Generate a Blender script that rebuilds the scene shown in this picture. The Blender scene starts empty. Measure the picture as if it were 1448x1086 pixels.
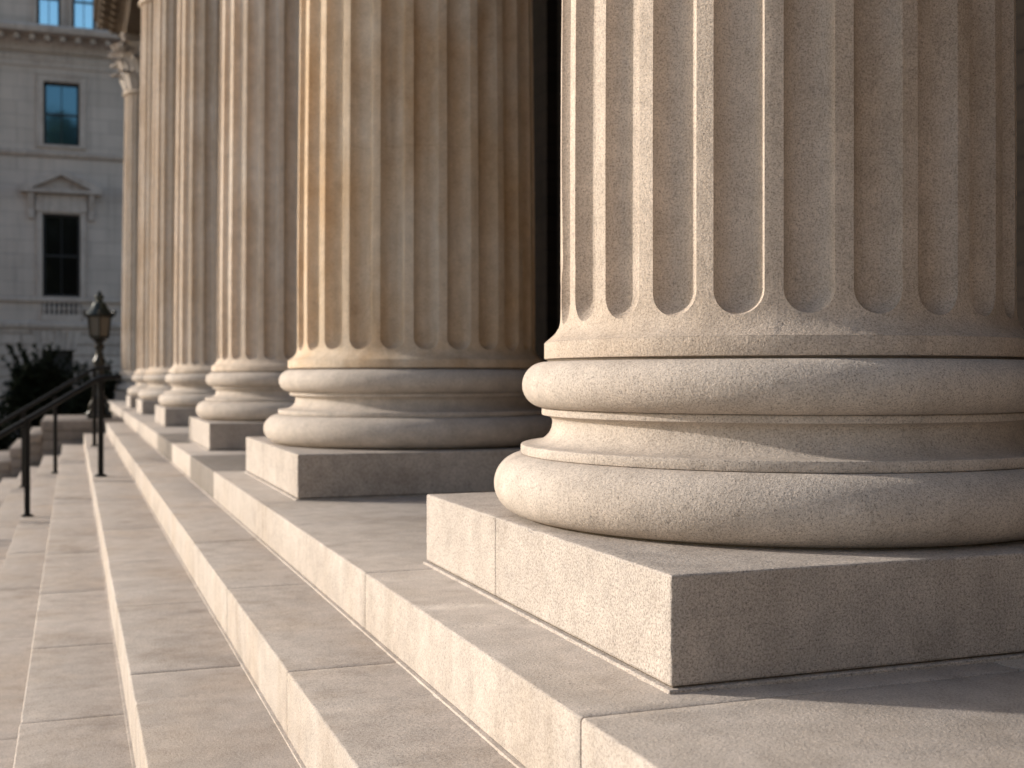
import bpy, bmesh, math, random
from mathutils import Vector, Matrix, noise
R_ = math.radians
PI = math.pi
random.seed(7)
scene = bpy.context.scene
COL = scene.collection

# ------------------------------------------------------------------ mesh building
class MB:
    """collects vertices, faces and a per-vertex stone tone"""
    def __init__(s): s.v = []; s.f = []; s.t = []; s.tone = 0.5
    def add(s, vs, fs):
        o = len(s.v); s.v += [tuple(p) for p in vs]; s.t += [s.tone] * len(vs)
        s.f += [tuple(i + o for i in f) for f in fs]
    def box(s, x0, x1, y0, y1, z0, z1, bev=0.0, seg=2):
        if bev <= 0:
            vs = [(x, y, z) for z in (z0, z1) for y in (y0, y1) for x in (x0, x1)]
            s.add(vs, [(0,2,3,1), (4,5,7,6), (0,1,5,4), (2,6,7,3), (0,4,6,2), (1,3,7,5)])
            return
        bm = bmesh.new(); bmesh.ops.create_cube(bm, size=1)
        for v in bm.verts:
            v.co = Vector(((x0 + x1) / 2 + v.co.x * (x1 - x0), (y0 + y1) / 2 + v.co.y * (y1 - y0), (z0 + z1) / 2 + v.co.z * (z1 - z0)))
        bmesh.ops.bevel(bm, geom=bm.edges[:], offset=bev, segments=seg, profile=.5, affect='EDGES')
        s.bm(bm)
    def bar(s, x0, x1, y0, y1, z0, z1, bev, step=.03, chip=1.0):
        """a worn stone block lying along y: rounded arrises with small nicks"""
        out = []
        for cx, cz, a0 in ((x1 - bev, z1 - bev, 0), (x0 + bev, z1 - bev, PI / 2), (x0 + bev, z0 + bev, PI), (x1 - bev, z0 + bev, 1.5 * PI)):
            for k in range(4):
                a = a0 + PI / 2 * k / 3; out.append((cx + bev * math.cos(a), cz + bev * math.sin(a)))
        n = max(2, int((y1 - y0) / step)); ys = [y0, y0 + bev * .3, y0 + bev] + [y0 + bev + (y1 - y0 - 2 * bev) * k / n for k in range(1, n)] + [y1 - bev, y1 - bev * .3, y1]
        ins = [bev, bev * .3, 0] + [0] * (n - 1) + [0, bev * .3, bev]
        mx, mz = (x0 + x1) / 2, (z0 + z1) / 2; vs = []
        for y, i in zip(ys, ins):
            for x, z in out:
                px = x + (i if x < mx else -i); pz = z + (i if z < mz else -i)
                q = Vector((x, y, z)); w = noise.noise(q * 8 + Vector((3, 1, 7))); d = max(0, noise.noise(q * 17) - .38) * .016 + max(0, w - .6) * .02 + .0003 * noise.noise(q * 60)
                if z > mz: px += (d if x < mx else -d) * chip * .8; pz -= d * chip * .8
                vs.append((px, y, pz))
        m = len(out); fs = [(r * m + c, r * m + (c + 1) % m, (r + 1) * m + (c + 1) % m, (r + 1) * m + c) for r in range(len(ys) - 1) for c in range(m)]
        fs += [tuple(range(m)), tuple(reversed(range((len(ys) - 1) * m, len(ys) * m)))]
        s.add(vs, fs)
    def worn_box(s, x0, x1, y0, y1, z0, z1, bev, cuts=34):
        bm = bmesh.new(); bmesh.ops.create_cube(bm, size=1)
        lo, hi = Vector((x0, y0, z0)), Vector((x1, y1, z1)); c = (lo + hi) / 2
        for v in bm.verts: v.co = Vector((c[i] + v.co[i] * (hi[i] - lo[i]) for i in range(3)))
        bmesh.ops.subdivide_edges(bm, edges=bm.edges[:], cuts=cuts, use_grid_fill=True)
        bmesh.ops.bevel(bm, geom=[e for e in bm.edges if e.calc_face_angle(0) > 1], offset=bev, segments=3, profile=.5, affect='EDGES')
        for v in bm.verts:
            near = sum(1 for i in range(3) if min(v.co[i] - lo[i], hi[i] - v.co[i]) < bev * 1.05)
            if near >= 2:
                q = v.co.copy(); d = max(0, noise.noise(q * 16) - .30) * .014 + .0006 * noise.noise(q * 55)
                if abs(q.y - .15) < .02 or (q.z < c.z - .3 * (hi.z - lo.z)): d = 0
                dirv = Vector([0 if min(v.co[i] - lo[i], hi[i] - v.co[i]) > bev * 1.05 else (1 if v.co[i] < c[i] else -1) for i in range(3)])
                v.co += dirv * d
        s.bm(bm)
    def bm(s, bm):
        bm.verts.ensure_lookup_table(); bm.verts.index_update()
        s.add([v.co[:] for v in bm.verts], [[v.index for v in f.verts] for f in bm.faces]); bm.free()
    def lathe(s, prof, n=96, c=(0, 0), cap=False, tw=0.0):
        vs = []; fs = []; m = len(prof)
        for i in range(n):
            a = 2 * PI * i / n + tw
            for r, z in prof: vs.append((c[0] + r * math.cos(a), c[1] + r * math.sin(a), z))
        for i in range(n):
            j = (i + 1) % n
            for k in range(m - 1): fs.append((i * m + k, j * m + k, j * m + k + 1, i * m + k + 1))
        if cap:
            fs.append([i * m + m - 1 for i in range(n)]); fs.append([i * m for i in reversed(range(n))])
        s.add(vs, fs)
    def prism(s, pts, axis, a0, a1):
        """extrude a 2-D outline; axis 'y' takes (x,z) points, 'x' takes (y,z), 'z' takes (x,y)"""
        n = len(pts)
        def P(p, a): return (p[0], a, p[1]) if axis == 'y' else ((a, p[0], p[1]) if axis == 'x' else (p[0], p[1], a))
        vs = [P(p, a0) for p in pts] + [P(p, a1) for p in pts]
        fs = [(i, (i + 1) % n, (i + 1) % n + n, i + n) for i in range(n)]
        fs += [tuple(reversed(range(n))), tuple(range(n, 2 * n))]
        s.add(vs, fs)
    def tube(s, pts, r, n=10, cap=True):
        pts = [Vector(p) for p in pts]; rs = r if isinstance(r, (list, tuple)) else [r] * len(pts)
        vs = []; fs = []; up = None
        for i, p in enumerate(pts):
            t = (pts[min(i + 1, len(pts) - 1)] - pts[max(i - 1, 0)]).normalized()
            if up is None: up = Vector((0, 0, 1)) if abs(t.z) < .9 else Vector((1, 0, 0))
            a = t.cross(up).normalized(); b = a.cross(t).normalized(); up = b
            for k in range(n):
                q = 2 * PI * k / n
                vs.append(p + (a * math.cos(q) + b * math.sin(q)) * rs[i])
        for i in range(len(pts) - 1):
            for k in range(n):
                l = (k + 1) % n
                fs.append((i * n + k, i * n + l, (i + 1) * n + l, (i + 1) * n + k))
        if cap:
            fs.append(tuple(reversed(range(n)))); fs.append(tuple(range((len(pts) - 1) * n, len(pts) * n)))
        s.add(vs, fs)
    def build(s, name, mat, parent=None, smooth=None, weld=0):
        me = bpy.data.meshes.new(name); me.from_pydata(s.v, [], s.f)
        at = me.attributes.new('tone', 'FLOAT', 'POINT'); at.data.foreach_set('value', s.t)
        bm = bmesh.new(); bm.from_mesh(me)
        if weld: bmesh.ops.remove_doubles(bm, verts=bm.verts[:], dist=weld)
        bmesh.ops.recalc_face_normals(bm, faces=bm.faces[:]); bm.to_mesh(me); bm.free()
        if smooth is not None:
            me.shade_smooth(); me.set_sharp_from_angle(angle=R_(smooth))
        me.materials.append(mat)
        o = bpy.data.objects.new(name, me); COL.objects.link(o)
        if parent: o.parent = parent
        return o

def tag(o, label=None, cat=None, group=None, kind='thing'):
    if label: o['label'] = label
    if cat: o['category'] = cat
    if group: o['group'] = group
    if kind: o['kind'] = kind
    return o
def empty(name, loc, label, cat, group=None):
    o = bpy.data.objects.new(name, None); COL.objects.link(o); o.location = loc
    o.empty_display_size = .2
    return tag(o, label, cat, group)
def copy_tree(o, parent=None):
    c = o.copy(); COL.objects.link(c); c.parent = parent
    for ch in list(o.children): copy_tree(ch, c)
    return c

# ------------------------------------------------------------------ materials
class NT:
    def __init__(s, name):
        s.m = bpy.data.materials.new(name); s.m.use_nodes = True; s.t = s.m.node_tree; s.n = s.t.nodes
        s.b = s.n['Principled BSDF']
        s.pos = s.n.new('ShaderNodeNewGeometry').outputs['Position']
    def l(s, a, b): s.t.links.new(a, b)
    def noise(s, scale, detail=3, rough=.55, vec=None, dist=0.0, seed=None):
        k = s.n.new('ShaderNodeTexNoise'); k.inputs['Scale'].default_value = scale; k.inputs['Detail'].default_value = detail
        k.inputs['Roughness'].default_value = rough; k.inputs['Distortion'].default_value = dist
        s.l(vec or s.pos, k.inputs['Vector']); return k.outputs['Fac']
    def mapped(s, scale, loc=(0, 0, 0), rot=(0, 0, 0)):
        k = s.n.new('ShaderNodeMapping'); k.inputs['Scale'].default_value = scale; k.inputs['Location'].default_value = loc; k.inputs['Rotation'].default_value = rot
        s.l(s.pos, k.inputs['Vector']); return k.outputs['Vector']
    def ramp(s, fac, stops):
        k = s.n.new('ShaderNodeValToRGB'); e = k.color_ramp.elements
        while len(e) < len(stops): e.new(.5)
        for el, (p, c) in zip(e, stops):
            el.position = p; el.color = (c, c, c, 1) if isinstance(c, (int, float)) else (*c, 1)
        s.l(fac, k.inputs['Fac']); return k.outputs['Color']
    def mix(s, fac, a, b, mode='MIX'):
        k = s.n.new('ShaderNodeMix'); k.data_type = 'RGBA'; k.blend_type = mode
        for v, i in ((fac, 0), (a, 6), (b, 7)):
            if isinstance(v, (int, float)): k.inputs[i].default_value = v
            elif isinstance(v, tuple): k.inputs[i].default_value = (*v, 1)
            else: s.l(v, k.inputs[i])
        return k.outputs[2]
    def math(s, op, a, b=0.0):
        k = s.n.new('ShaderNodeMath'); k.operation = op
        for v, i in ((a, 0), (b, 1)):
            if isinstance(v, (int, float)): k.inputs[i].default_value = v
            else: s.l(v, k.inputs[i])
        return k.outputs[0]
    def bump(s, h, strength, dist, prev=None):
        k = s.n.new('ShaderNodeBump'); k.inputs['Strength'].default_value = strength; k.inputs['Distance'].default_value = dist
        s.l(h, k.inputs['Height'])
        if prev: s.l(prev, k.inputs['Normal'])
        return k.outputs['Normal']
    def attr(s, name):
        k = s.n.new('ShaderNodeAttribute'); k.attribute_name = name; return k.outputs['Fac']
    def finish(s, col=None, rough=.8, nrm=None, **kw):
        if col is not None:
            if isinstance(col, tuple): s.b.inputs['Base Color'].default_value = (*col, 1)
            else: s.l(col, s.b.inputs['Base Color'])
        s.b.inputs['Roughness'].default_value = rough
        for k, v in kw.items(): s.b.inputs[k.replace('_', ' ')].default_value = v
        if nrm: s.l(nrm, s.b.inputs['Normal'])
        return s.m

def stone(name, light, dark, stain, stain_amt=.35, grain=1.0, bumps=1.0, streak=.25, speck=.55, tonerange=.35, drums=(), wave=.35, contrast=0.0, blotch=.35):
    t = NT(name)
    big = t.noise(1.1, 5, .6)
    mid = t.noise(14, 4, .6)
    fine = t.noise(215, 3, .65)
    finer = t.noise(430, 2, .6)
    c = t.mix(t.ramp(big, [(.35, 0.), (.68, 1.)]), light, dark)
    c = t.mix(t.math('MULTIPLY', t.ramp(t.noise(2.3, 5, .62, t.mapped((1, 1, .55), (7, 3, 1))), [(.46, 0.), (.72, 1.)]), stain_amt), c, stain)
    # run-off streaks on upright faces
    sv = t.ramp(t.noise(6.0, 4, .6, t.mapped((1.5, 1.5, .10), (3, 9, 4))), [(.50, 0.), (.74, 1.)])
    c = t.mix(t.math('MULTIPLY', sv, streak), c, tuple(x * .62 for x in stain))
    c = t.mix(1.0, c, t.ramp(mid, [(.3, .86), (.7, 1.08)]), 'MULTIPLY')
    c = t.mix(grain, c, t.mix(1.0, c, t.ramp(fine, [(.30, .62 - contrast), (.5, .99), (.70, 1.2 + contrast)]), 'MULTIPLY'))
    bl_ = t.math('MULTIPLY', t.ramp(t.noise(1.7, 5, .68, t.mapped((1, 1, 1), (11, 4, 2))), [(.56, 0.), (.70, 1.)]), blotch)
    c = t.mix(bl_, c, t.mix(1.0, c, (.60, .55, .50), 'MULTIPLY'))
    # dark mineral specks
    sp = t.ramp(finer, [(.33, 1.), (.41, 0.)])
    c = t.mix(t.math('MULTIPLY', sp, speck), c, (.055, .045, .036))
    sp2 = t.ramp(t.noise(95, 2, .5, t.mapped((1, 1, 1), (5, 5, 5))), [(.30, 1.), (.345, 0.)])
    c = t.mix(t.math('MULTIPLY', sp2, speck * .4), c, (.07, .055, .042))
    for z0 in drums:                # bed joints between the drums, a little ragged
        sx = t.n.new('ShaderNodeSeparateXYZ'); t.l(t.pos, sx.inputs[0])
        zz = t.math('ADD', sx.outputs['Z'], t.math('MULTIPLY', t.noise(5, 4), .05))
        c = t.mix(t.math('MULTIPLY', t.math('LESS_THAN', t.math('ABSOLUTE', t.math('SUBTRACT', zz, z0 + .025)), .0026), t.ramp(t.noise(3, 3), [(.45, 0.), (.62, .22)])), c, tuple(x * .35 for x in stain))
    # every block has a tone of its own
    tn = t.ramp(t.attr('tone'), [(0., 1. - tonerange), (.5, 1.), (1., 1. + tonerange * .6)])
    c = t.mix(1.0, c, tn, 'MULTIPLY')
    n = t.bump(t.noise(34, 4, .6), .35 * wave / .35 * bumps, .006)
    n = t.bump(t.noise(120, 4, .62, dist=.9), .54 * bumps, .004, n)
    n = t.bump(sp, .25 * bumps, -.002, n)
    return t.finish(c, .86, n, Specular_IOR_Level=.25)

M = {}
M['column'] = stone('column_stone', (.57, .505, .445), (.49, .425, .37), (.40, .325, .26), .35, .8, .85, .10, contrast=.03)
M['shaft'] = stone('shaft_stone', (.57, .485, .41), (.49, .405, .33), (.40, .30, .21), .5, .8, .9, .2, contrast=.05)
M['weathered'] = stone('weathered_shaft_stone', (.65, .55, .44), (.58, .425, .275), (.49, .305, .15), .8, .7, .8, .38, drums=(1.62, 2.7))
M['weathered_pale'] = stone('weathered_pale_stone', (.66, .57, .485), (.60, .485, .38), (.51, .385, .27), .7, .7, .8, .34)
M['plinth'] = stone('plinth_stone', (.52, .462, .415), (.44, .388, .345), (.36, .30, .25), .30, 1.0, .9, .22, contrast=.08, blotch=.75)
M['step'] = stone('step_stone', (.50, .445, .40), (.46, .405, .36), (.44, .345, .26), .5, .85, .9, .30, .4, .10, wave=.08, blotch=.5)
M['mortar'] = stone('mortar', (.25, .205, .16), (.18, .145, .11), (.12, .09, .06), .3, .5, 1.0, .1, .3)
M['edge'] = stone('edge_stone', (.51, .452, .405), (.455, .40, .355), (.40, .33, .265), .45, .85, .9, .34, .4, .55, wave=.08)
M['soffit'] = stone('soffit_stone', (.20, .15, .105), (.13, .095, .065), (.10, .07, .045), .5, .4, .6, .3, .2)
M['facade'] = stone('facade_stone', (.56, .465, .40), (.47, .38, .325), (.34, .27, .225), .4, .4, .6, .45, .2)
M['cheek'] = stone('cheek_stone', (.32, .28, .25), (.25, .215, .19), (.18, .15, .125), .4, .6, .8, .3, .4)

def ashlar():
    t = NT('facade_ashlar')
    sx = t.n.new('ShaderNodeSeparateXYZ'); t.l(t.pos, sx.inputs[0])
    cb = t.n.new('ShaderNodeCombineXYZ'); t.l(sx.outputs['X'], cb.inputs['X']); t.l(sx.outputs['Z'], cb.inputs['Y'])
    br = t.n.new('ShaderNodeTexBrick'); t.l(cb.outputs[0], br.inputs['Vector'])
    for k, v in (('Scale', 1.), ('Mortar Size', .012), ('Mortar Smooth', .3), ('Brick Width', 1.15), ('Row Height', .46), ('Bias', 0.)): br.inputs[k].default_value = v
    br.inputs['Color1'].default_value = (.56, .46, .395, 1); br.inputs['Color2'].default_value = (.50, .41, .35, 1); br.inputs['Mortar'].default_value = (.40, .335, .295, 1)
    c = t.mix(t.math('MULTIPLY', t.ramp(t.noise(.7, 5, .6), [(.4, 0.), (.75, 1.)]), .4), br.outputs['Color'], (.30, .255, .225))
    c = t.mix(t.math('MULTIPLY', t.ramp(t.noise(3, 4, .6, t.mapped((1.5, 1.5, .08))), [(.5, 0.), (.75, 1.)]), .3), c, (.20, .165, .14))
    n = t.bump(br.outputs['Fac'], .6, -.02)
    return t.finish(c, .9, n, Specular_IOR_Level=.2)
M['ashlar'] = ashlar()
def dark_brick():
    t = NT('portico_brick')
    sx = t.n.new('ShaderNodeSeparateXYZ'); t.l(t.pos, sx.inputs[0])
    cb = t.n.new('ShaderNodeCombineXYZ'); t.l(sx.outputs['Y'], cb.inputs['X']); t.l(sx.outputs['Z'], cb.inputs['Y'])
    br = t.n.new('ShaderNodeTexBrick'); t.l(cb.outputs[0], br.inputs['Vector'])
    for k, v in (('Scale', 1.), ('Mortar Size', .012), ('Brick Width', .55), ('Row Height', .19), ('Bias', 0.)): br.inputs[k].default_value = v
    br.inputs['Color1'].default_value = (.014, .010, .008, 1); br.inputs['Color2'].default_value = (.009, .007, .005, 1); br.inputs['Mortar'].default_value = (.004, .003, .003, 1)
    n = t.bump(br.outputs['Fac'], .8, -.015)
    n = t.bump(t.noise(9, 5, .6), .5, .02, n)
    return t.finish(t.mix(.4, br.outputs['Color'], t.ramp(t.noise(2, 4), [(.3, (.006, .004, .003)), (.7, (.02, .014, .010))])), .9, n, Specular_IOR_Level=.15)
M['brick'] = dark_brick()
def metal(name, col, rough, metallic, var=.4):
    t = NT(name)
    c = t.mix(t.ramp(t.noise(22, 4), [(.35, 0.), (.7, 1.)]), col, tuple(x * (1 - var) for x in col))
    return t.finish(c, rough, t.bump(t.noise(60, 3), .15, .003), Metallic=metallic)
M['iron'] = metal('black_iron', (.004, .0035, .0035), .5, .0)
M['iron'].node_tree.nodes['Principled BSDF'].inputs['Specular IOR Level'].default_value = .22
M['bronze'] = metal('dark_bronze', (.016, .015, .011), .36, .35)
M['verdigris'] = metal('verdigris_bronze', (.022, .03, .026), .38, .4)
M['sash'] = metal('sash_paint', (.012, .011, .012), .5, 0.)
M['door'] = metal('door_bronze', (.009, .007, .005), .8, .0)
M['door'].node_tree.nodes['Principled BSDF'].inputs['Specular IOR Level'].default_value = .1
def glass(name, base, ior, met=0.0):
    t = NT(name); n = t.bump(t.noise(1.2, 2), .05, .04)
    return t.finish(base, .05, n, IOR=ior, Metallic=met)
M['pane'] = glass('sky_tinted_glass', (.10, .20, .26), 1.5, .85)  # blue of the reflected sky is put into the glass colour
M['bright_pane'] = glass('sky_tinted_attic_glass', (.55, .86, 1.0), 1.5, .9)  # brighter copy: stronger sky reflection put into its colour
M['dark_pane'] = glass('dim_window_glass', (.006, .006, .006), 1.33)
def lampglass():
    t = NT('lamp_glass'); return t.finish((.13, .115, .095), .3, t.bump(t.noise(14, 3), .2, .01), Transmission_Weight=.25, IOR=1.3)
M['lampglass'] = lampglass()
def leafmat(name, a, b):
    t = NT(name)
    return t.finish(t.mix(t.ramp(t.noise(3.2, 3), [(.35, 0.), (.65, 1.)]), a, b), .75, None, Specular_IOR_Level=.08)
M['leaf'] = leafmat('dark_leaf', (.007, .010, .005), (.016, .021, .010))
M['treeleaf'] = leafmat('tree_leaf', (.04, .055, .022), (.07, .08, .03))
M['bark'] = metal('bark', (.06, .045, .032), .9, 0.)
def ground():
    t = NT('paving')
    c = t.mix(t.ramp(t.noise(.4, 5), [(.35, 0.), (.7, 1.)]), (.40, .35, .30), (.31, .27, .23))
    c = t.mix(1., c, t.ramp(t.noise(60, 3), [(.3, .8), (.7, 1.15)]), 'MULTIPLY')
    return t.finish(c, .9, t.bump(t.noise(40, 4), .4, .006))
M['ground'] = ground()

# ------------------------------------------------------------------ levels (z = 0 is the portico floor)
EYE = .533
RISE = .16
STREET = -8 * RISE
FACE = [.746, .474, .152, -.146, -.41, -.69, -.97, -1.25]     # x of each riser, top one first
Y0, Y1 = -5.0, 19.3                                          # stairs along the colonnade
YP = 32.2; YB = -13.0

# ground
g = MB(); g.add([(-300, -300, STREET), (300, -300, STREET), (300, 300, STREET), (-300, 300, STREET)], [(0, 1, 2, 3)])
tag(g.build('ground', M['ground']), 'flat grey paving at the foot of the steps', 'ground', kind='structure')

# ------------------------------------------------------------------ stairs
def joints(first, y0, y1, lo, hi):
    js = list(first); 
    while js[-1] < y1: js.append(js[-1] + random.uniform(lo, hi))
    while js[0] > y0: js.insert(0, js[0] - random.uniform(lo, hi))
    js = [y for y in js if y0 + .25 < y < y1 - .25]
    return [y0] + js + [y1]
stairs = empty('stone_staircase', (FACE[7], (Y0 + Y1) / 2, STREET), 'long flight of pale granite steps running along the columns down to the street', 'staircase')
def local(o, p):
    o.parent = p; o.matrix_parent_inverse = Matrix.Translation(-Vector(p.location))
FIRST = {1: [.55, 1.70, 2.83, 4.0, 5.15], 2: [2.45, 3.6, 4.66, 5.8], 3: [1.4, 2.6, 3.78, 4.8, 6.0], 4: [3.1, 4.2]}
GAP = .0018
for k in range(1, 8):
    m = MB(); js = joints(FIRST.get(k, [2.0 + random.random()]), Y0, Y1, 1.25, 2.1)
    zt = -k * RISE
    back = FACE[k - 1] + .03
    for a, b in zip(js, js[1:]):
        m.tone = random.uniform(.32, .68)
        m.bar(FACE[k] + random.uniform(-.0012, .0012), back, a + GAP * random.uniform(.3, .9), b - GAP * random.uniform(.3, .9), zt - RISE + .004, zt + random.uniform(-.0012, .0006), .006, .025 if a < 6 else .12)
    o = m.build('step', M['step'], None, 30); local(o, stairs)
bed = MB(); bed.tone = .4
for k in range(1, 8):
    bed.box(FACE[k] + .012, 3.0 if k == 7 else FACE[k] + .2, Y0 + .02, Y1 - .02, -k * RISE - RISE + .001, -k * RISE - .012)
o = bed.build('mortar_bed', M['mortar'], None); local(o, stairs)
bed = MB(); bed.tone = .6
for k in range(1, 8): bed.box(FACE[k - 1] - .007, FACE[k - 1] + .02, Y0 + .02, Y1 - .02, -k * RISE - .003, -k * RISE + .0045)
local(bed.build('pointing', M['edge'], None), stairs)

# ------------------------------------------------------------------ portico floor
pf = empty('portico_floor', (2.5, 13, -RISE), 'raised granite floor slab carrying the row of columns', 'portico floor')
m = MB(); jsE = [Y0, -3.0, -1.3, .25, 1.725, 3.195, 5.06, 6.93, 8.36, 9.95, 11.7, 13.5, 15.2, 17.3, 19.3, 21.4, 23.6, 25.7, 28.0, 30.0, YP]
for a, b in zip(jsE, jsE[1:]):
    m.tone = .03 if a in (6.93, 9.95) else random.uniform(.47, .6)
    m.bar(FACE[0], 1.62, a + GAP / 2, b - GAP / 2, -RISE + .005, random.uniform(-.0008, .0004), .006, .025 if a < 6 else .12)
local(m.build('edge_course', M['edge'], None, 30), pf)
m = MB(); xs = [1.62, 2.95, 4.3, 5.4]
for x0, x1 in zip(xs, xs[1:]):
    js = joints([random.uniform(1, 2)], Y0, YP, 1.2, 1.9)
    for a, b in zip(js, js[1:]):
        m.tone = random.uniform(.35, .65)
        m.box(x0 + GAP / 2, x1 - GAP / 2, a + GAP / 2, b - GAP / 2, -RISE + .005, random.uniform(-.0008, .0004), .004, 2)
local(m.build('floor_slab', M['step'], None, 30), pf)
m = MB(); m.tone = .3
m.box(FACE[0] + .012, 5.4, Y0 + .02, YP - .02, -RISE + .001, -.014)
m.box(FACE[0] + .01, 5.4, Y1 + .001, YP - .001, STREET, -RISE - .002)
local(m.build('foundation', M['mortar'], None), pf)

# ------------------------------------------------------------------ columns
PH = .198                               # plinth height
HX, HY = .692, .745
RS, RT, ZT = .541, .472, PH + 6.94      # shaft radius low / high, shaft top
SEG = 200
ZB = PH + .4185
def rprof(z):
    t = min(1, max(0, (z - ZB) / .074))
    r = RS + (RT - RS) * max(0, (z - ZB - .5) / (ZT - ZB - .5)) ** 1.15
    return r + .040 * (1 - t) ** 3.1
def shaft_mesh():
    m = MB(); A = RS * PI / 24; W0 = .0525; D = .040; rng = random.Random(3); z0 = PH + .463 + W0
    # samples across one flute: rim included exactly
    K, O = 10, 5
    rays = sorted(set([round(PI + PI * j / 26, 6) for j in range(27)] + [round(math.atan2(ZB - z0, sgn * A) % (2 * PI), 6) for sgn in (-1, 1)]))
    W = W0
    def depth(q):
        q = min(1, q / W); return D * (1 - q ** 3.2) ** .8
    def P(sec, s, z, d):
        th = (sec + .5) * PI / 12 + s / RS
        r = rprof(z) - d; q = Vector((r * math.cos(th), r * math.sin(th), z)) * 14; r += .0007 * noise.noise(q * 3) - .010 * max(0, noise.noise(q + Vector((5, 2, 8))) - .52); return (r * math.cos(th), r * math.sin(th), z)
    zs = [z0 + .02 * k for k in range(1, 6)] + [z0 + .1 + (ZT - z0 - .1) * (k / 26) for k in range(1, 27)]
    zs = [z0] + zs
    for sec in range(24):
        W = W0 * rng.uniform(.965, 1.02)
        rad = [W * math.sin(PI / 2 * k / K) for k in range(K + 1)]
        ss = [-x for x in reversed([W + (A - W) * k / O for k in range(1, O + 1)])] + [-x for x in reversed(rad)] + rad[1:] + [W + (A - W) * k / O for k in range(1, O + 1)]
        vs = []; fs = []; n = K + O + 1
        for ph in rays:
            c, s_ = math.cos(ph), math.sin(ph)
            tb = min(A / abs(c) if abs(c) > 1e-6 else 9, (z0 - ZB) / abs(s_) if abs(s_) > 1e-6 else 9)
            for k in range(K + 1): vs.append(P(sec, rad[k] * c, z0 + rad[k] * s_, depth(rad[k])))
            for k in range(1, O + 1):
                q = W + (tb - W) * k / O; vs.append(P(sec, q * c, z0 + q * s_, 0))
        for i in range(len(rays) - 1):
            for k in range(n - 1):
                f = (i * n + k, (i + 1) * n + k, (i + 1) * n + k + 1, i * n + k + 1)
                fs.append(f if k else (f[0], f[2], f[3]))
        m.add(vs, fs)
        vs = [P(sec, s_, z, depth(abs(s_))) for z in zs for s_ in ss]; w = len(ss)
        m.add(vs, [(r * w + c, r * w + c + 1, (r + 1) * w + c + 1, (r + 1) * w + c) for r in range(len(zs) - 1) for c in range(w - 1)])
    # cincture below the flutes, with a thin shadow joint under it
    e = .004
    m.lathe([(.56, ZB + .0008), (.5808, ZB - .0002), (.5815, ZB - .0012), (.5815, PH + .3815), (.581, PH + .379), (.577, PH + .3775), (.45, PH + .3775)], SEG)
    # astragal under the capital
    m.lathe([(RT - .04, ZT)] + [(RT + .012 + .035 * math.sin(a), ZT + .04 - .035 * math.cos(a)) for a in [PI * k / 8 for k in range(9)]] + [(RT - .06, ZT + .076)], 96)
    return m
def torus_prof(rc, hc, r, flat=0.0, n=22):
    p = [(rc - .12, hc - r)]
    for k in range(n + 1):
        a = -PI / 2 + PI * k / n; p.append((rc + r * math.cos(a), hc + r * math.sin(a)))
    return p + [(rc - .12, hc + r)]

def capital_mesh():
    m = MB(); zc = ZT + .07; H = 1.24
    bell = [(RT - .03, zc), (RT - .02, zc + .3), (RT, zc + .7), (RT + .06, zc + .95), (RT + .15, zc + H - .14), (RT + .10, zc + H - .12)]
    m.lathe(bell, 64)
    def leaf(a, zb, h, w, out, rb):
        N, Wn = 14, 8; vs = []
        for i in range(N + 1):
            t = i / N
            r = rb + .02 + out * (t ** 3) + (.05 * math.sin(PI * t))
            z = zb + h * min(t, .88) / .88 if t < .88 else zb + h - (t - .88) * h * 1.3
            if t >= .88: r += (t - .88) * 1.0
            wd = w * (.55 + .75 * math.sin(PI * min(1, t * .9 + .12))) * (1 if t < .8 else 1 - (t - .8) * 2.6)
            lob = 1 + .16 * math.sin(t * 30)
            for j in range(Wn + 1):
                s_ = (j / Wn * 2 - 1); th = a + s_ * wd * lob / r
                rr = r - .05 * abs(s_) ** 1.6 + .018 * math.cos(s_ * 3 * PI)
                vs.append((rr * math.cos(th), rr * math.sin(th), z + .03 * (1 - abs(s_))))
        fs = [(i * (Wn + 1) + j, i * (Wn + 1) + j + 1, (i + 1) * (Wn + 1) + j + 1, (i + 1) * (Wn + 1) + j) for i in range(N) for j in range(Wn)]
        n0 = len(vs); back = [(x * .955, y * .955, z - .012) for x, y, z in vs]
        m.add(vs, fs); m.add(back, [tuple(reversed(f)) for f in fs])
    for k in range(8): leaf(k * PI / 4, zc + .01, .42, .20, .20, RT)
    for k in range(8): leaf((k + .5) * PI / 4, zc + .10, .66, .19, .24, RT)
    for k in range(8): leaf(k * PI / 4 + .2, zc + .42, .52, .13, .22, RT + .03)
    for k in range(8): leaf(k * PI / 4 - .2, zc + .42, .52, .13, .22, RT + .03)
    for k in range(4):                                        # corner volutes
        a = PI / 4 + k * PI / 2
        for sg in (-1, 1):
            pts = []; rr = []
            for i in range(34):
                u = i / 33
                if u < .45:
                    q = u / .45; rad_ = RT + .06 + .20 * q ** 1.6; z = zc + .62 + .42 * q; th = a + sg * .33 * (1 - q) ** 1.2 + sg * .06
                else:
                    q = (u - .45) / .55; ang = PI / 2 - q * 3.6 * PI; sp = .115 * (1 - q * .8)
                    rad_ = RT + .25 + sp * math.cos(ang) + .02; z = zc + .925 + sp * math.sin(ang); th = a + sg * .06
                pts.append((rad_ * math.cos(th), rad_ * math.sin(th), z)); rr.append(.034 - .012 * u)
            m.tube(pts, rr, 8)
    for k in range(4):                                        # inner scrolls and flower on each face
        a = k * PI / 2
        m.tube([((RT + .12) * math.cos(a) , (RT + .12) * math.sin(a), zc + .5), ((RT + .14) * math.cos(a), (RT + .14) * math.sin(a), zc + .95), ((RT + .24) * math.cos(a), (RT + .24) * math.sin(a), zc + 1.12)], [.03, .04, .09], 10)
    return m
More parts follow.
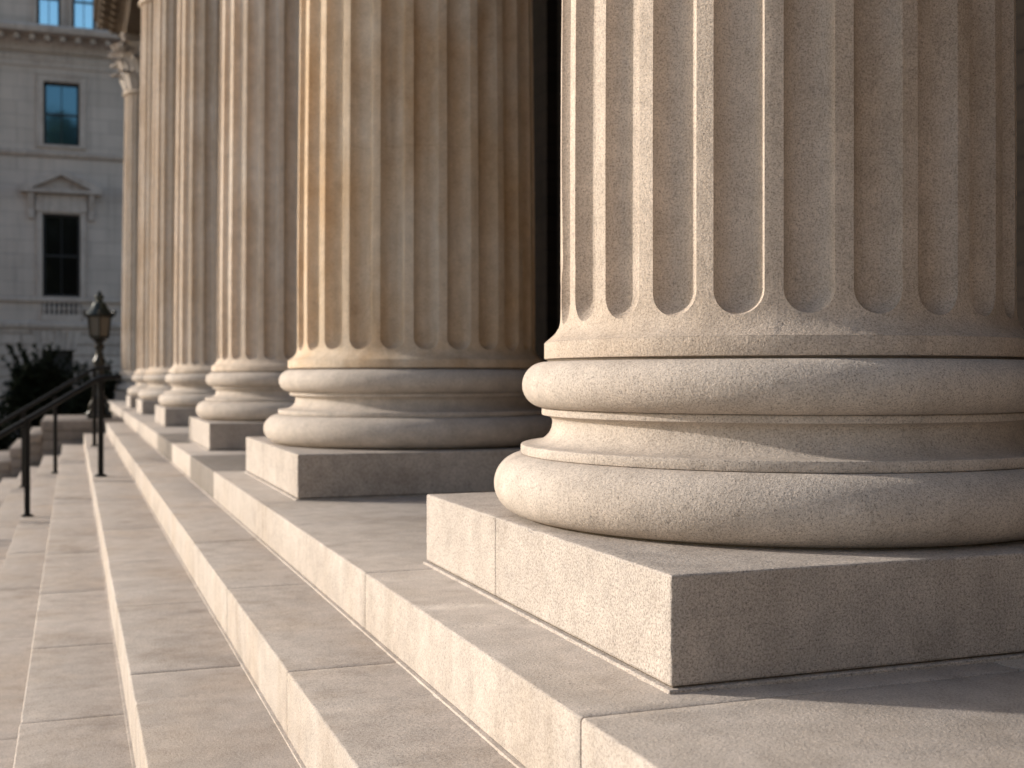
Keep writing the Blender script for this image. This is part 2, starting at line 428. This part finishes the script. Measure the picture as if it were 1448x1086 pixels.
def abacus_mesh():
    m = MB(); zc = ZT + .07 + 1.24; pts = []
    for k in range(4):
        a = PI / 4 + k * PI / 2; c0 = Vector((math.cos(a), math.sin(a))) * .80
        a1 = a + PI / 2; c1 = Vector((math.cos(a1), math.sin(a1))) * .80
        nrm = Vector((math.cos(a + PI / 4), math.sin(a + PI / 4))); d = (c1 - c0).normalized()
        c0 = c0 + d * .06; c1 = c1 - d * .06
        for i in range(11):
            t = i / 10; p = c0.lerp(c1, t) - nrm * .11 * math.sin(PI * t); pts.append((p.x, p.y))
    m.prism(pts, 'z', zc - .14, zc - .06)
    m.prism([(x * 1.05, y * 1.05) for x, y in pts], 'z', zc - .058, zc + .02)
    return m

def make_column(loc, label):
    root = empty('fluted_column', loc, label, 'column', 'fluted columns along the portico')
    m = MB(); b = .006; jy = .15
    for (x0, x1, y0, y1, tn) in ((-HX, HX, -HY, jy, .5), (-HX, HX, jy, HY, .56)):
        m.tone = tn
        m.worn_box(x0, x1, y0 + (.0008 if y0 > -HY else 0), y1 - (.0008 if y1 < HY else 0), .009, PH, .0045, 44)
    pl = m.build('plinth', M['plinth'], root, 30)
    m = MB(); m.tone = .0; m.box(-HX + .006, HX - .006, -HY + .006, HY - .006, .004, .012)
    m.build('bedding_joint', M['mortar'], pl, 30)
    m = MB(); m.tone = .55; m.box(-HX - .008, HX + .008, -HY - .008, HY + .008, -.004, .0058, .002, 1)
    m.build('foot_ledge', M['plinth'], pl, 30)
    m = MB()
    h = PH
    sc = [(.40, h + .1475), (.634, h + .1475), (.6385, h + .1492), (.640, h + .153), (.640, h + .167), (.6385, h + .1705), (.634, h + .172)]
    for k in range(1, 15):                                    # concave sweep between the two fillets
        u = k / 14; a = PI / 2 * u
        sc.append((.634 - .072 * math.sin(a) ** .8 , h + .172 + .050 * (1 - math.cos(a))))
    sc += [(.5615, h + .226), (.563, h + .232), (.568, h + .2375), (.575, h + .2405), (.584, h + .2415), (.587, h + .2425), (.588, h + .245), (.588, h + .256), (.586, h + .2585), (.40, h + .2585)]
    base = m.build('base', M['column'], root, 35)
    # rebuild the mesh with the profile (kept separate from the two torus rings)
    m2 = MB(); m2.lathe(sc, SEG); tmp = m2.build('base', M['column'], None, 32)
    old = base.data; base.data = tmp.data; bpy.data.objects.remove(tmp); bpy.data.meshes.remove(old)
    m = MB(); m.tone = .55; m.lathe(torus_prof(.634, h + .0755, .072), SEG); m.build('lower_torus', M['column'], base, 40)
    m = MB(); m.tone = .55; m.lathe(torus_prof(.580, h + .3155, .0565), SEG); m.build('upper_torus', M['column'], base, 40)
    m = MB(); m.tone = .2; m.lathe([(.40, h - .002), (.640, h - .002), (.640, h + .006), (.40, h + .006)], 96); m.lathe([(.40, h + .370), (.574, h + .370), (.574, h + .379), (.40, h + .379)], 96)
    m.build('bedding_joint', M['mortar'], base, 40)
    sh = shaft_mesh().build('shaft', M['shaft'], root, 38, weld=2e-5)
    cp = capital_mesh().build('capital', M['column'], root, 50)
    abacus_mesh().build('abacus', M['column'], cp)
    return root

CX = 1.64
col_y = [2.55, 5.98, 9.65, 14.1, 18.6, 22.3, 29.6]
labels = ['huge granite column in sharp focus, its plinth corner jutting over the near steps',
          'second fluted column of the row, brown stained shaft seen past the big sharp one',
          'third fluted column of the row, blurred, half hidden by the brown stained column',
          'fourth fluted column of the row, counting the big sharp one as first',
          'fifth fluted column of the row, a slim blurred strip two before the row disappears',
          'sixth fluted column of the row, thin sunlit strip beside the shaded last one',
          'last fluted column, shaded below, its leafy capital visible beside the far facade']
first = make_column((CX, col_y[0], 0), labels[0])
SHAFT_PHASE = 11.0
for ch in first.children:
    if ch.name.startswith(('shaft',)): ch.rotation_euler.z = R_(SHAFT_PHASE)
for y, lb in list(zip(col_y[1:], labels[1:])) + [(-1.05, 'unseen fluted column added beside the viewer, nearer than the sharp one')]:  # last one is out of view, added to cut sky fill on its neighbour
    c = copy_tree(first); c.location = (CX + .03, y, 0); c['label'] = lb
    s_ = 1.10 if y == col_y[1] else 1.08
    c.scale = (s_, s_, 1.0)
    for ch in c.children:
        if ch.name.startswith('shaft'):
            ch.scale = (1.025, 1.025, 1.0)
            ch.material_slots[0].link = 'OBJECT'; ch.material_slots[0].material = M['weathered' if y == col_y[1] else 'weathered_pale']

# ------------------------------------------------------------------ entablature, ceiling and back wall
ENT = ZT + .07 + 1.24 + .023
en = empty('entablature', (CX, 14, ENT), 'carved stone entablature with bracketed cornice resting on the far capitals', 'entablature')
def run(m, x0, x1, z0, z1, grow=0.0):
    m.box(x0 - grow, x1, Y0, YP + .0 + grow, z0, z1)
m = MB(); xi = CX + .55
for i, (p, z0, z1) in enumerate(((-.50, 0, .10), (-.53, .102, .20), (-.57, .202, .25))): m.box(CX + p, xi, YB, 30.2 - p - .5, ENT + z0, ENT + z1)
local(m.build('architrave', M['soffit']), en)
m = MB()
m.box(CX - .62, xi, YB, 30.32, ENT + .252, ENT + .30)
m.box(CX - .66, xi, YB, 30.35, ENT + .302, ENT + .528)
m.box(CX - 1.08, xi, YB, 30.85, ENT + .53, ENT + .72)
m.box(CX - 1.16, xi, YB, 30.93, ENT + .722, ENT + .90)
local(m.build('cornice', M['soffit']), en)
y = 13.0
while y < 30.5:
    m = MB(); m.prism([(CX - 1.04, ENT + .528), (CX - 1.04, ENT + .45), (CX - .98, ENT + .40), (CX - .86, ENT + .40), (CX - .76, ENT + .32), (CX - .662, ENT + .32), (CX - .662, ENT + .528)], 'y', y, y + .2); y += .52
    local(m.build('bracket', M['soffit']), en)
x = CX - .60
while x < CX + .5:
    m = MB(); m.prism([(30.81, ENT + .528), (30.81, ENT + .45), (30.7, ENT + .40), (30.352, ENT + .32), (30.352, ENT + .528)], 'x', x, x + .2); x += .52
    local(m.build('bracket', M['soffit']), en)
m = MB(); m.box(xi + .002, 5.7, YB, 30.2, ENT + .1, ENT + .5)
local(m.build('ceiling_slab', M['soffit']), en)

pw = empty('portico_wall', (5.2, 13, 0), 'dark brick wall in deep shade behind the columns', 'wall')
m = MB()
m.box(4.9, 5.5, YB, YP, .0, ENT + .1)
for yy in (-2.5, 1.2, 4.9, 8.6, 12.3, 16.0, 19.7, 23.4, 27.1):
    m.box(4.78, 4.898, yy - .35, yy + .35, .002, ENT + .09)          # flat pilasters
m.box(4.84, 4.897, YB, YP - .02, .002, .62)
m.box(.35, 4.89, -5.6, -5.02, STREET, ENT + .1)  # unseen end wall, added to block sky light from behind the camera
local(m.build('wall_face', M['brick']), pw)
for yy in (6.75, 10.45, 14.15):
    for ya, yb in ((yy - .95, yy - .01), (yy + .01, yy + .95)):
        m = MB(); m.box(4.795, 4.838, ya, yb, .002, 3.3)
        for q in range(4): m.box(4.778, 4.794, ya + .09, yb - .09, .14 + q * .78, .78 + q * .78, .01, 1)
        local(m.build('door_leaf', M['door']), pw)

# ------------------------------------------------------------------ cheek wall at the far end of the stairs
cw = empty('cheek_wall', (-.3, 20.4, STREET), 'low stepped stone wall closing the far end of the stairs, below the lamp', 'wall')
m = MB()
blocks = [(-.44, FACE[0] - .01, -.13), (-.64, -.443, -.33), (-.88, -.643, -.53), (-1.2, -.883, -.73), (-1.6, -1.203, -.93)]
for x0, x1, zt in blocks:
    z = zt; i = 0
    while z > STREET + .02:
        zb = max(STREET, z - .15); m.tone = random.uniform(.3, .7)
        m.box(x0 + (.0 if i else -.012), x1, 19.36 + (0 if i else -.02), 22.2, zb + .003, z, .012, 2); z -= .15; i += 1
local(m.build('coursed_stone', M['cheek'], None, 30), cw)

# ------------------------------------------------------------------ handrails
def handrail(label, y, posts, h, ret):
    """posts: (x, tread level z) pairs from the top of the flight down"""
    r = empty('handrail', (posts[0][0], y, posts[0][1]), label, 'handrail', 'black handrails down the steps')
    L = Vector(r.location)
    for x, z in posts:
        m = MB()
        m.box(x - .023 - L.x, x + .023 - L.x, -.023, .023, .012 + z - L.z, z + h - .02 - L.z, .004, 1)
        m.lathe([(.0, z - L.z + .0005), (.05, z - L.z + .0005), (.05, z - L.z + .012), (.03, z - L.z + .022), (.0, z - L.z + .022)], 16, (x - L.x, 0))
        m.build('post', M['iron'], r, 30)
    m = MB(); x0, z0 = posts[0]; x1, z1 = posts[-1]
    sl = (z0 - z1) / (x0 - x1); xe = x1 - .45
    pts = [(x0 + ret, 0, z0 + h), (x0 + .04, 0, z0 + h), (x0, 0, z0 + h - .008), (x0 - .06, 0, z0 + h - .06 * sl * .9)]
    pts += [(x0 + (xe - x0) * t, 0, z0 + h + sl * (xe - x0) * t) for t in (.2, .5, 1.)]
    m.tube([(p[0] - L.x, 0, p[2] - L.z) for p in pts], .022, 12)
    m.build('rail', M['iron'], r, 40)
    return r
handrail('black iron handrail nearer the viewer with its end post on the third step', 10.85, [(.225, -2 * RISE), (-.36, -4 * RISE), (-.93, -6 * RISE), (-1.35, -8 * RISE)], .85, .17)
handrail('black iron handrail farther back, just before the lamp', 15.6, [(.25, -2 * RISE), (-.20, -4 * RISE), (-.56, -5 * RISE), (-.90, -6 * RISE), (-1.3, -8 * RISE)], .96, .2)

# ------------------------------------------------------------------ lamp
LX, LY, LZ = .40, 20.3, -.13
lamp = empty('street_lamp', (LX, LY, LZ), 'old bronze lantern on a turned post at the far end of the steps', 'street lamp'); lamp.scale = (1.12, 1.12, .945)
m = MB()
m.box(-.17, .17, -.17, .17, .0005, .06, .01, 1)
m.lathe([(.16, .06), (.15, .10), (.10, .16), (.085, .24), (.11, .30), (.11, .34), (.07, .38), (.06, .46)], 16)
for k in range(4):
    a = PI / 4 + k * PI / 2; c, s_ = math.cos(a), math.sin(a)
    m.tube([(.12 * c, .12 * s_, .30), (.17 * c, .17 * s_, .22), (.15 * c, .15 * s_, .13), (.21 * c, .21 * s_, .07)], [.02, .026, .024, .034], 8)
m.build('lamp_base', M['bronze'], lamp, 40)
m = MB()
m.lathe([(.06, .461), (.055, .6), (.075, .66), (.085, .70), (.06, .74), (.05, .86), (.085, .93), (.09, .98), (.06, 1.03), (.045, 1.14), (.07, 1.19), (.075, 1.22), (.05, 1.25), (.06, 1.29), (.10, 1.33)], 16)
m.build('post', M['bronze'], lamp, 40)
lan = MB(); N = 6
lan.lathe([(.10, 1.331), (.145, 1.36), (.15, 1.395), (.13, 1.40)], N, tw=PI / 6, cap=True)
zb_, zt_ = 1.40, 1.72
for k in range(N):
    a = PI / 6 + k * 2 * PI / N
    lan.tube([(.142 * math.cos(a), .142 * math.sin(a), zb_ - .02), (.178 * math.cos(a), .178 * math.sin(a), zt_ + .01)], .014, 6)
lan.lathe([(.16, zt_ - .012), (.2, zt_), (.205, zt_ + .03), (.17, zt_ + .034)], N, tw=PI / 6)
for k in range(N):
    a = PI / 6 + k * 2 * PI / N; c, s_ = math.cos(a), math.sin(a)
    lan.tube([(.19 * c, .19 * s_, zt_ + .0), (.235 * c, .235 * s_, zt_ + .04), (.245 * c, .245 * s_, zt_ + .09), (.215 * c, .215 * s_, zt_ + .10)], [.016, .02, .018, .014], 7)
lo = lan.build('lantern', M['bronze'], lamp, 40)
m = MB(); m.lathe([(.20, zt_ + .036), (.17, zt_ + .085), (.125, zt_ + .14), (.10, zt_ + .20), (.085, zt_ + .24), (.05, zt_ + .255), (.045, zt_ + .29), (.065, zt_ + .325), (.06, zt_ + .36), (.03, zt_ + .385), (.035, zt_ + .41), (.0, zt_ + .45)], N * 3, tw=PI / 6)
m.build('lantern_roof', M['verdigris'], lo, 40)
for k in range(N):
    a0 = PI / 6 + k * 2 * PI / N; a1 = a0 + 2 * PI / N; m = MB()
    q = [(r * math.cos(a), r * math.sin(a), z) for r, z, a in ((.138, zb_, a0), (.138, zb_, a1), (.172, zt_, a1), (.172, zt_, a0))]
    qi = [(x * .97, y * .97, z) for x, y, z in q]
    m.add(q + qi, [(0, 1, 2, 3), (7, 6, 5, 4), (0, 4, 5, 1), (1, 5, 6, 2), (2, 6, 7, 3), (3, 7, 4, 0)])
    m.build('pane', M['lampglass'], lo)

# ------------------------------------------------------------------ building beyond
BY = 42.7                       # its street face
def Z(py): return EYE + (533 - py) * .02363
def bx(px): return (px - 103) * .9389 * .02363
bl = empty('stone_building', (-3, BY + 5, STREET), 'grey classical stone building in shade beyond the end of the colonnade', 'building')
PITCH = 3.40; CXB = bx(87)
bays = [CXB + PITCH * k for k in range(-3, 3)]
X0, X1 = -14.6, 9.0
holes = []
for c in bays:
    for s_ in (-.53, .57): holes.append((c + .13 + s_ - .37, c + .13 + s_ + .37, Z(41), Z(41) + 2.0, 'attic'))
    holes.append((c - .565, c + .565, Z(206), Z(117), 'upper'))
    holes.append((c - .59, c + .59, Z(420), Z(303), 'main'))
    holes.append((c - .62, c + .36, STREET + .5, Z(495), 'low'))
TOP = Z(41) + 3.2
def wall_with_holes(m, x0, x1, z0, z1, y0, y1, hs):
    xs = sorted({x0, x1, *[h[0] for h in hs], *[h[1] for h in hs]}); zs = sorted({z0, z1, *[h[2] for h in hs], *[h[3] for h in hs]})
    xs = [x for x in xs if x0 <= x <= x1]; zs = [z for z in zs if z0 <= z <= z1]
    for xa, xb in zip(xs, xs[1:]):
        for za, zb in zip(zs, zs[1:]):
            cx, cz = (xa + xb) / 2, (za + zb) / 2
            if not any(h[0] < cx < h[1] and h[2] < cz < h[3] for h in hs):
                m.add([(xa, y0, za), (xb, y0, za), (xb, y0, zb), (xa, y0, zb)], [(0, 1, 2, 3)])
    for h in hs:
        a, b, c, d = h[:4]
        q = [(a, c), (b, c), (b, d), (a, d)]
        for (p, r) in zip(q, q[1:] + q[:1]):
            m.add([(p[0], y0, p[1]), (r[0], y0, r[1]), (r[0], y1, r[1]), (p[0], y1, p[1])], [(0, 1, 2, 3)])
m = MB(); wall_with_holes(m, X0, X1, Z(457), TOP, BY, BY + .32, [h for h in holes if h[4] != 'low'])
m.add([(X0, BY, Z(457)), (X0, BY + 12, Z(457)), (X0, BY + 12, TOP), (X0, BY, TOP)], [(0, 1, 2, 3)])
m.add([(X1, BY, Z(457)), (X1, BY + 12, Z(457)), (X1, BY + 12, TOP), (X1, BY, TOP)], [(0, 1, 2, 3)])
m.add([(X0, BY + 12, STREET), (X1, BY + 12, STREET), (X1, BY + 12, TOP), (X0, BY + 12, TOP)], [(0, 1, 2, 3)])
local(m.build('wall', M['ashlar'], None, weld=1e-5), bl)
# rusticated ground storey: real courses with grooves between
m = MB(); z = STREET; ch = .36; lows = [h for h in holes if h[4] == 'low']
row = 0
while z < Z(457) - .05:
    zt = min(z + ch, Z(457)); x = X0; 
    segs = [(X0, X1)]
    for h in lows:
        if z < h[3] - .05 and zt > h[2] + .05:
            ns = []
            for a, b in segs:
                if h[0] > a and h[1] < b: ns += [(a, h[0]), (h[1], b)]
                else: ns.append((a, b))
            segs = ns
    for a, b in segs:
        x = a; 
        while x < b - .01:
            xe = min(b, x + (1.0 if row % 2 else .8) + random.uniform(-.1, .1)); xe = b if b - xe < .3 else xe
            m.tone = random.uniform(.3, .7); m.box(x + .012, xe - .012, BY - .05, BY + .3, z + .018, zt - .018, .012, 1); x = xe
    z = zt; row += 1
m.tone = .2
wall_with_holes(m, X0, X1, STREET, Z(457), BY + .01, BY + .4, lows)
for c in bays:                    # flared voussoirs over each low opening
    for i in range(-3, 4):
        xa = c - .13 + i * .17; zt = Z(495) - .0
        m.tone = random.uniform(.3, .7)
        m.prism([(xa - .075, zt), (xa + .075, zt), (xa + .075 + i * .05 + .02, zt + .62), (xa - .075 + i * .05 - .02, zt + .62)], 'y', BY - .075, BY - .0505)
local(m.build('rusticated_storey', M['facade'], None, 30), bl)
# mouldings that run the whole width
def course(name, prof, mat='facade'):
    m = MB(); m.prism([(BY + .02, prof[0][1])] + [(BY - d, z) for d, z in prof] + [(BY + .02, prof[-1][1])], 'x', X0 - .05, X1 + .05)
    local(m.build(name, M[mat]), bl)
course('belt_course', [(.08, Z(466)), (.16, Z(463)), (.18, Z(458)), (.10, Z(455))])
course('sill_course', [(.09, Z(428)), (.13, Z(426)), (.13, Z(422)), (.05, Z(421))])
course('string_course', [(.04, Z(224)), (.12, Z(221)), (.14, Z(217)), (.04, Z(215))])
course('frieze_band', [(.03, Z(98)), (.05, Z(97)), (.05, Z(90)), (.08, Z(88)), (.08, Z(82)), (.03, Z(80))])
course('main_cornice', [(.10, Z(77)), (.14, Z(72)), (.30, Z(61)), (.34, Z(58)), (.86, Z(57)), (.90, Z(51)), (.78, Z(46)), (.05, Z(42.5))])
x = X0 + .1
while x < X1 - .2:
    m = MB(); m.box(x, x + .17, BY - .66, BY - .02, Z(66), Z(58.3), .015, 1); x += .47
    local(m.build('modillion', M['facade'], None, 30), bl)
course('roof_cornice', [(.10, TOP - .5), (.3, TOP - .3), (.5, TOP - .1), (.5, TOP + .05), (.0, TOP + .12)])
m = MB(); m.add([(X0, BY, TOP + .1), (X1, BY, TOP + .1), (X1, BY + 12, TOP + .1), (X0, BY + 12, TOP + .1)], [(0, 1, 2, 3)])
local(m.build('roof', M['cheek']), bl)
m = MB(); WT = 8.6
m.box(-24.5, X0 - .003, BY + .4, BY + 11, STREET, WT)
m.box(-24.8, X0 - .053, BY + .1, BY + 11.2, WT + .002, WT + .5, .05, 1); m.box(-24.6, X0 - .003, BY + .3, BY + .398, STREET, STREET + 1.2)
local(m.build('added_low_wing', M['ashlar'], None, 30), bl)  # unseen wing, added to shade the foot of the last column

def surround(m, a, b, c, d, w, dep):
    y0, y1 = BY - dep, BY + .01
    m.box(a - w, a, y0, y1, c - .0, d, .01, 1); m.box(b, b + w, y0, y1, c, d, .01, 1); m.box(a - w, b + w, y0, y1, d + .001, d + w, .01, 1)
    m.box(a - w - .03, a - w - .002, y0 + .02, y1, c, d + w, 0); m.box(b + w + .002, b + w + .03, y0 + .02, y1, c, d + w, 0); m.box(a - w - .03, b + w + .03, y0 - .03, y1, d + w + .002, d + w + .05)
def window(h, glass_name, w, name='window'):
    a, b, c, d = h[:4]; m = MB()
    if w: surround(m, a, b, c, d, w, .07)
    m.box(a - w - .02, b + w + .02, BY - .09, BY + .1, c - .10, c - .001, .01, 1)
    o = m.build(name, M['facade'], None, 30); local(o, bl)
    y = BY + .20; f = MB(); e = .085
    f.box(a, a + e, y - .03, y + .03, c, d); f.box(b - e, b, y - .03, y + .03, c, d); f.box(a + e, b - e, y - .03, y + .03, d - e, d); f.box(a + e, b - e, y - .03, y + .03, c, c + e)
    mz = (c + d) / 2; f.box(a + e, b - e, y - .035, y + .03, mz - .03, mz + .03)
    mx = (a + b) / 2; f.box(mx - .014, mx + .014, y - .02, y + .02, c + e, mz - .03); f.box(mx - .014, mx + .014, y - .02, y + .02, mz + .03, d - e)
    fo = f.build('sash_frame', M['sash'], o); fo.matrix_parent_inverse = o.matrix_parent_inverse.copy() @ Matrix.Identity(4)
    fo.matrix_parent_inverse = Matrix.Identity(4)
    g = MB(); g.box(a + .01, b - .01, y + .0, y + .012, c + .01, d - .01)
    go = g.build('pane', M[glass_name], o); go.matrix_parent_inverse = Matrix.Identity(4)
    return o
for h in holes:
    if h[4] == 'low':
        m = MB(); m.box(h[0], h[1], BY + .28, BY + .34, h[2], h[3]); local(m.build('basement_opening', M['sash']), bl); continue
    window(h, {'attic': 'bright_pane', 'upper': 'pane', 'main': 'dark_pane'}[h[4]], {'attic': .10, 'upper': .2, 'main': .17}[h[4]])
for c in bays:
    m = MB(); zb0, zap, hw = Z(275), Z(243), 1.27
    m.box(c - hw, c + hw, BY - .34, BY + .01, Z(275), Z(270), .01, 1)
    zz = Z(270) + .002
    for sg in (-1, 1):
        m.prism([(c + sg * hw, zz), (c + sg * (hw - .0), zz + .09), (c, zap), (c, zap - .16), (c + sg * (hw - .32), zz)], 'y', BY - .34, BY + .01)
    m.prism([(c - hw + .32, zz), (c + hw - .32, zz), (c, zap - .17)], 'y', BY - .10, BY + .01)
    m.box(c - .80, c + .80, BY - .12, BY + .01, Z(300), Z(276) - .0)
    for sg in (-1, 1):
        xx = c + sg * .94
        m.prism([(BY - .005, Z(312)), (BY - .10, Z(311)), (BY - .12, Z(304)), (BY - .08, Z(298)), (BY - .14, Z(288)), (BY - .26, Z(280)), (BY - .27, Z(276)), (BY - .005, Z(276))], 'x', xx - .09, xx + .09)
    local(m.build('pediment', M['facade'], None, 30), bl)
    m = MB()
    for i in range(8):
        m.lathe([(.03, Z(445)), (.045, Z(443)), (.03, Z(441)), (.055, Z(437)), (.05, Z(434.5)), (.025, Z(431)), (.04, Z(429)), (.04, Z(428.2))], 10, (c - .53 + i * .152, BY - .05))
    m.box(c - .62, c + .62, BY - .12, BY + .0, Z(455) + .002, Z(445), .01, 1)
    local(m.build('balustrade', M['facade'], None, 40), bl)
    m = MB(); m.box(c - .60, c + .60, BY - .004, BY - .001, Z(444.9), Z(428.3)); local(m.build('balustrade_dark_sheet', M['sash']), bl)  # flat dark sheet standing in for the shade behind the balusters

# ------------------------------------------------------------------ planting
def leaf_cloud(m, c, r, n, size, flat=1.0):
    for _ in range(n):
        while True:
            p = Vector((random.uniform(-1, 1), random.uniform(-1, 1), random.uniform(-1, 1)))
            if .25 < p.length < 1: break
        p = p.normalized() * p.length ** .5
        q = Vector(c) + Vector((p.x * r[0], p.y * r[1], p.z * r[2])) * (1 + .35 * noise.noise(p * 2.2 + Vector(c)))
        d = Vector((random.gauss(0, 1), random.gauss(0, 1), random.gauss(0, .7))).normalized(); u = d.orthogonal().normalized()
        w = d.cross(u); s_ = size * random.uniform(.6, 1.3)
        m.add([q - d * s_, q + u * s_ * .42, q + d * s_, q - u * s_ * .42 + w * s_ * .1], [(0, 1, 2, 3)])
def shrub(label, x, y, w, h, n):
    o = empty('shrub', (x, y, STREET), label, 'shrub', 'dark shrubs in front of the far building')
    m = MB()
    for k in range(7):
        a = random.uniform(0, 2 * PI); rr = random.uniform(0, .5)
        leaf_cloud(m, (w * rr * math.cos(a), w * rr * math.sin(a) * .8, h * random.uniform(.35, .62)), (w * .55, w * .5, h * .42), n // 7, .085)
    for k in range(26):                                        # shoots that break the outline
        a = random.uniform(0, 2 * PI); rr = random.uniform(.1, .9) * w * .8; z0 = h * random.uniform(.75, 1.0)
        for i in range(12): leaf_cloud(m, (rr * math.cos(a) + i * .02 * math.cos(a), rr * math.sin(a), z0 + i * .035), (.05, .05, .03), 2, .07)
    m.build('foliage', M['leaf'], o)
    m = MB()
    for k in range(5):
        a = k * 1.3; m.tube([(0.05 * math.cos(a), .05 * math.sin(a), -.02), (.2 * w * math.cos(a), .2 * w * math.sin(a), h * .3), (.4 * w * math.cos(a + .3), .4 * w * math.sin(a + .3), h * .7)], [.03, .022, .01], 6)
    m.build('stem', M['bark'], o)
shrub('dark bushy shrub rising behind the lamp post', .35, 29.5, .7, 1.8, 5000)
shrub('tallest dark shrub in front of the basement opening', -.75, 30.5, 1.0, 2.25, 6500)
shrub('lower dark shrub behind the two black handrails', -2.1, 27.5, 1.1, 1.2, 6000)
shrub('small dark shrub at the end of the stepped stone wall', -2.6, 24.0, 1.0, 1.1, 5000)
shrub('dark shrub between the lamp and the last column', 1.1, 30.8, .6, 1.7, 3000)

# tree across the street behind the viewer: only its reflection shows, in the window panes
tr = empty('tree', (-.9, -26, STREET), 'round leafy tree mirrored in the lower panes of the upper window', 'tree')
m = MB(); m.tube([(0, 0, -.05), (.1, 0, 6), (0, .1, 12), (.1, 0, 22)], [.5, .4, .28, .06], 10)
for k in range(12):
    a = k * 2.4; z = 6 + k * 1.15; q = 1.2 - k * .05
    m.tube([(0, 0, z), (1.2 * q * math.cos(a), 1.2 * q * math.sin(a), z + 1.1), (2.6 * q * math.cos(a), 2.6 * q * math.sin(a), z + 1.9)], [.14, .09, .03], 6)
m.build('trunk', M['bark'], tr, 40)
m = MB()
for k in range(26):
    a = k * 2.4; t = k / 25; z = 8.5 + t * 15.0; rr = 2.5 * math.sin(PI * min(1, .15 + t * .80)) ; leaf_cloud(m, (rr * math.cos(a), rr * math.sin(a), z), (1.6, 1.6, 1.4), 380, .3)
m.build('crown', M['treeleaf'], tr)
m = MB()
for x, y, h in ((6.5, -19, 13), (11.5, -22, 15), (17, -20, 14), (23, -18, 13), (-9, -30, 13), (-15, -29, 12), (4.2, -24, 12)):
    for k in range(18):
        a = k * 2.4; t = k / 17; rr = 2.6 * math.sin(PI * min(1, .2 + t * .75)); leaf_cloud(m, (x + rr * math.cos(a), y + rr * math.sin(a), STREET + 2.6 + t * (h - 3.4)), (2.2, 2.2, 1.8), 260, .42)
    m.tube([(x, y, STREET - .05), (x + .1, y, STREET + 4), (x, y, STREET + 9)], [.4, .3, .1], 8)
o = m.build('added_tree_row', M['treeleaf']); tag(o, 'unseen row of leafy trees added behind the viewer to cut sky light', 'trees', kind='stuff')  # trees added out of view to block sky light on the near column

# ------------------------------------------------------------------ light
SUN_DIR = Vector((-.832, .555, 0)).normalized(); EL = R_(19)
to_sun = Vector((SUN_DIR.x * math.cos(EL), SUN_DIR.y * math.cos(EL), math.sin(EL)))
w = bpy.data.worlds.new('World'); scene.world = w; w.use_nodes = True
sk = w.node_tree.nodes.new('ShaderNodeTexSky'); sk.sky_type = 'NISHITA'; sk.sun_disc = False
sk.sun_elevation = EL; sk.sun_rotation = math.atan2(to_sun.x, to_sun.y); sk.dust_density = 1.6; sk.ozone_density = .6
bg = w.node_tree.nodes['Background']; bg.inputs['Strength'].default_value = .15
w.node_tree.links.new(sk.outputs['Color'], bg.inputs['Color'])
sl = bpy.data.lights.new('sun', 'SUN'); sl.energy = 3.6; sl.angle = R_(1.8); sl.color = (1.0, .93, .84)
so = bpy.data.objects.new('sun', sl); COL.objects.link(so); so.rotation_euler = (-to_sun).to_track_quat('-Z', 'Y').to_euler(); so.location = (-10, 10, 12)

# ------------------------------------------------------------------ camera
cam = bpy.data.cameras.new('camera'); co = bpy.data.objects.new('camera', cam); COL.objects.link(co)
TH = math.atan((724 - 103) / 1693)
co.location = (0, 0, EYE); co.rotation_euler = (PI / 2, 0, -TH)
cam.sensor_width = 36; cam.lens = 1693 / 1448 * 36; cam.shift_y = -10 / 1448
cam.clip_start = .05; cam.clip_end = 1000
cam.dof.use_dof = True; cam.dof.focus_distance = 2.35; cam.dof.aperture_fstop = 4.5
scene.camera = co
vs = scene.view_settings; vs.view_transform = 'Standard'; vs.look = 'None'; vs.exposure = .36; vs.gamma = 1.0
scene.render.engine = 'CYCLES'
scene.cycles.use_denoising = True
scene.cycles.max_bounces = 8; scene.cycles.diffuse_bounces = 4
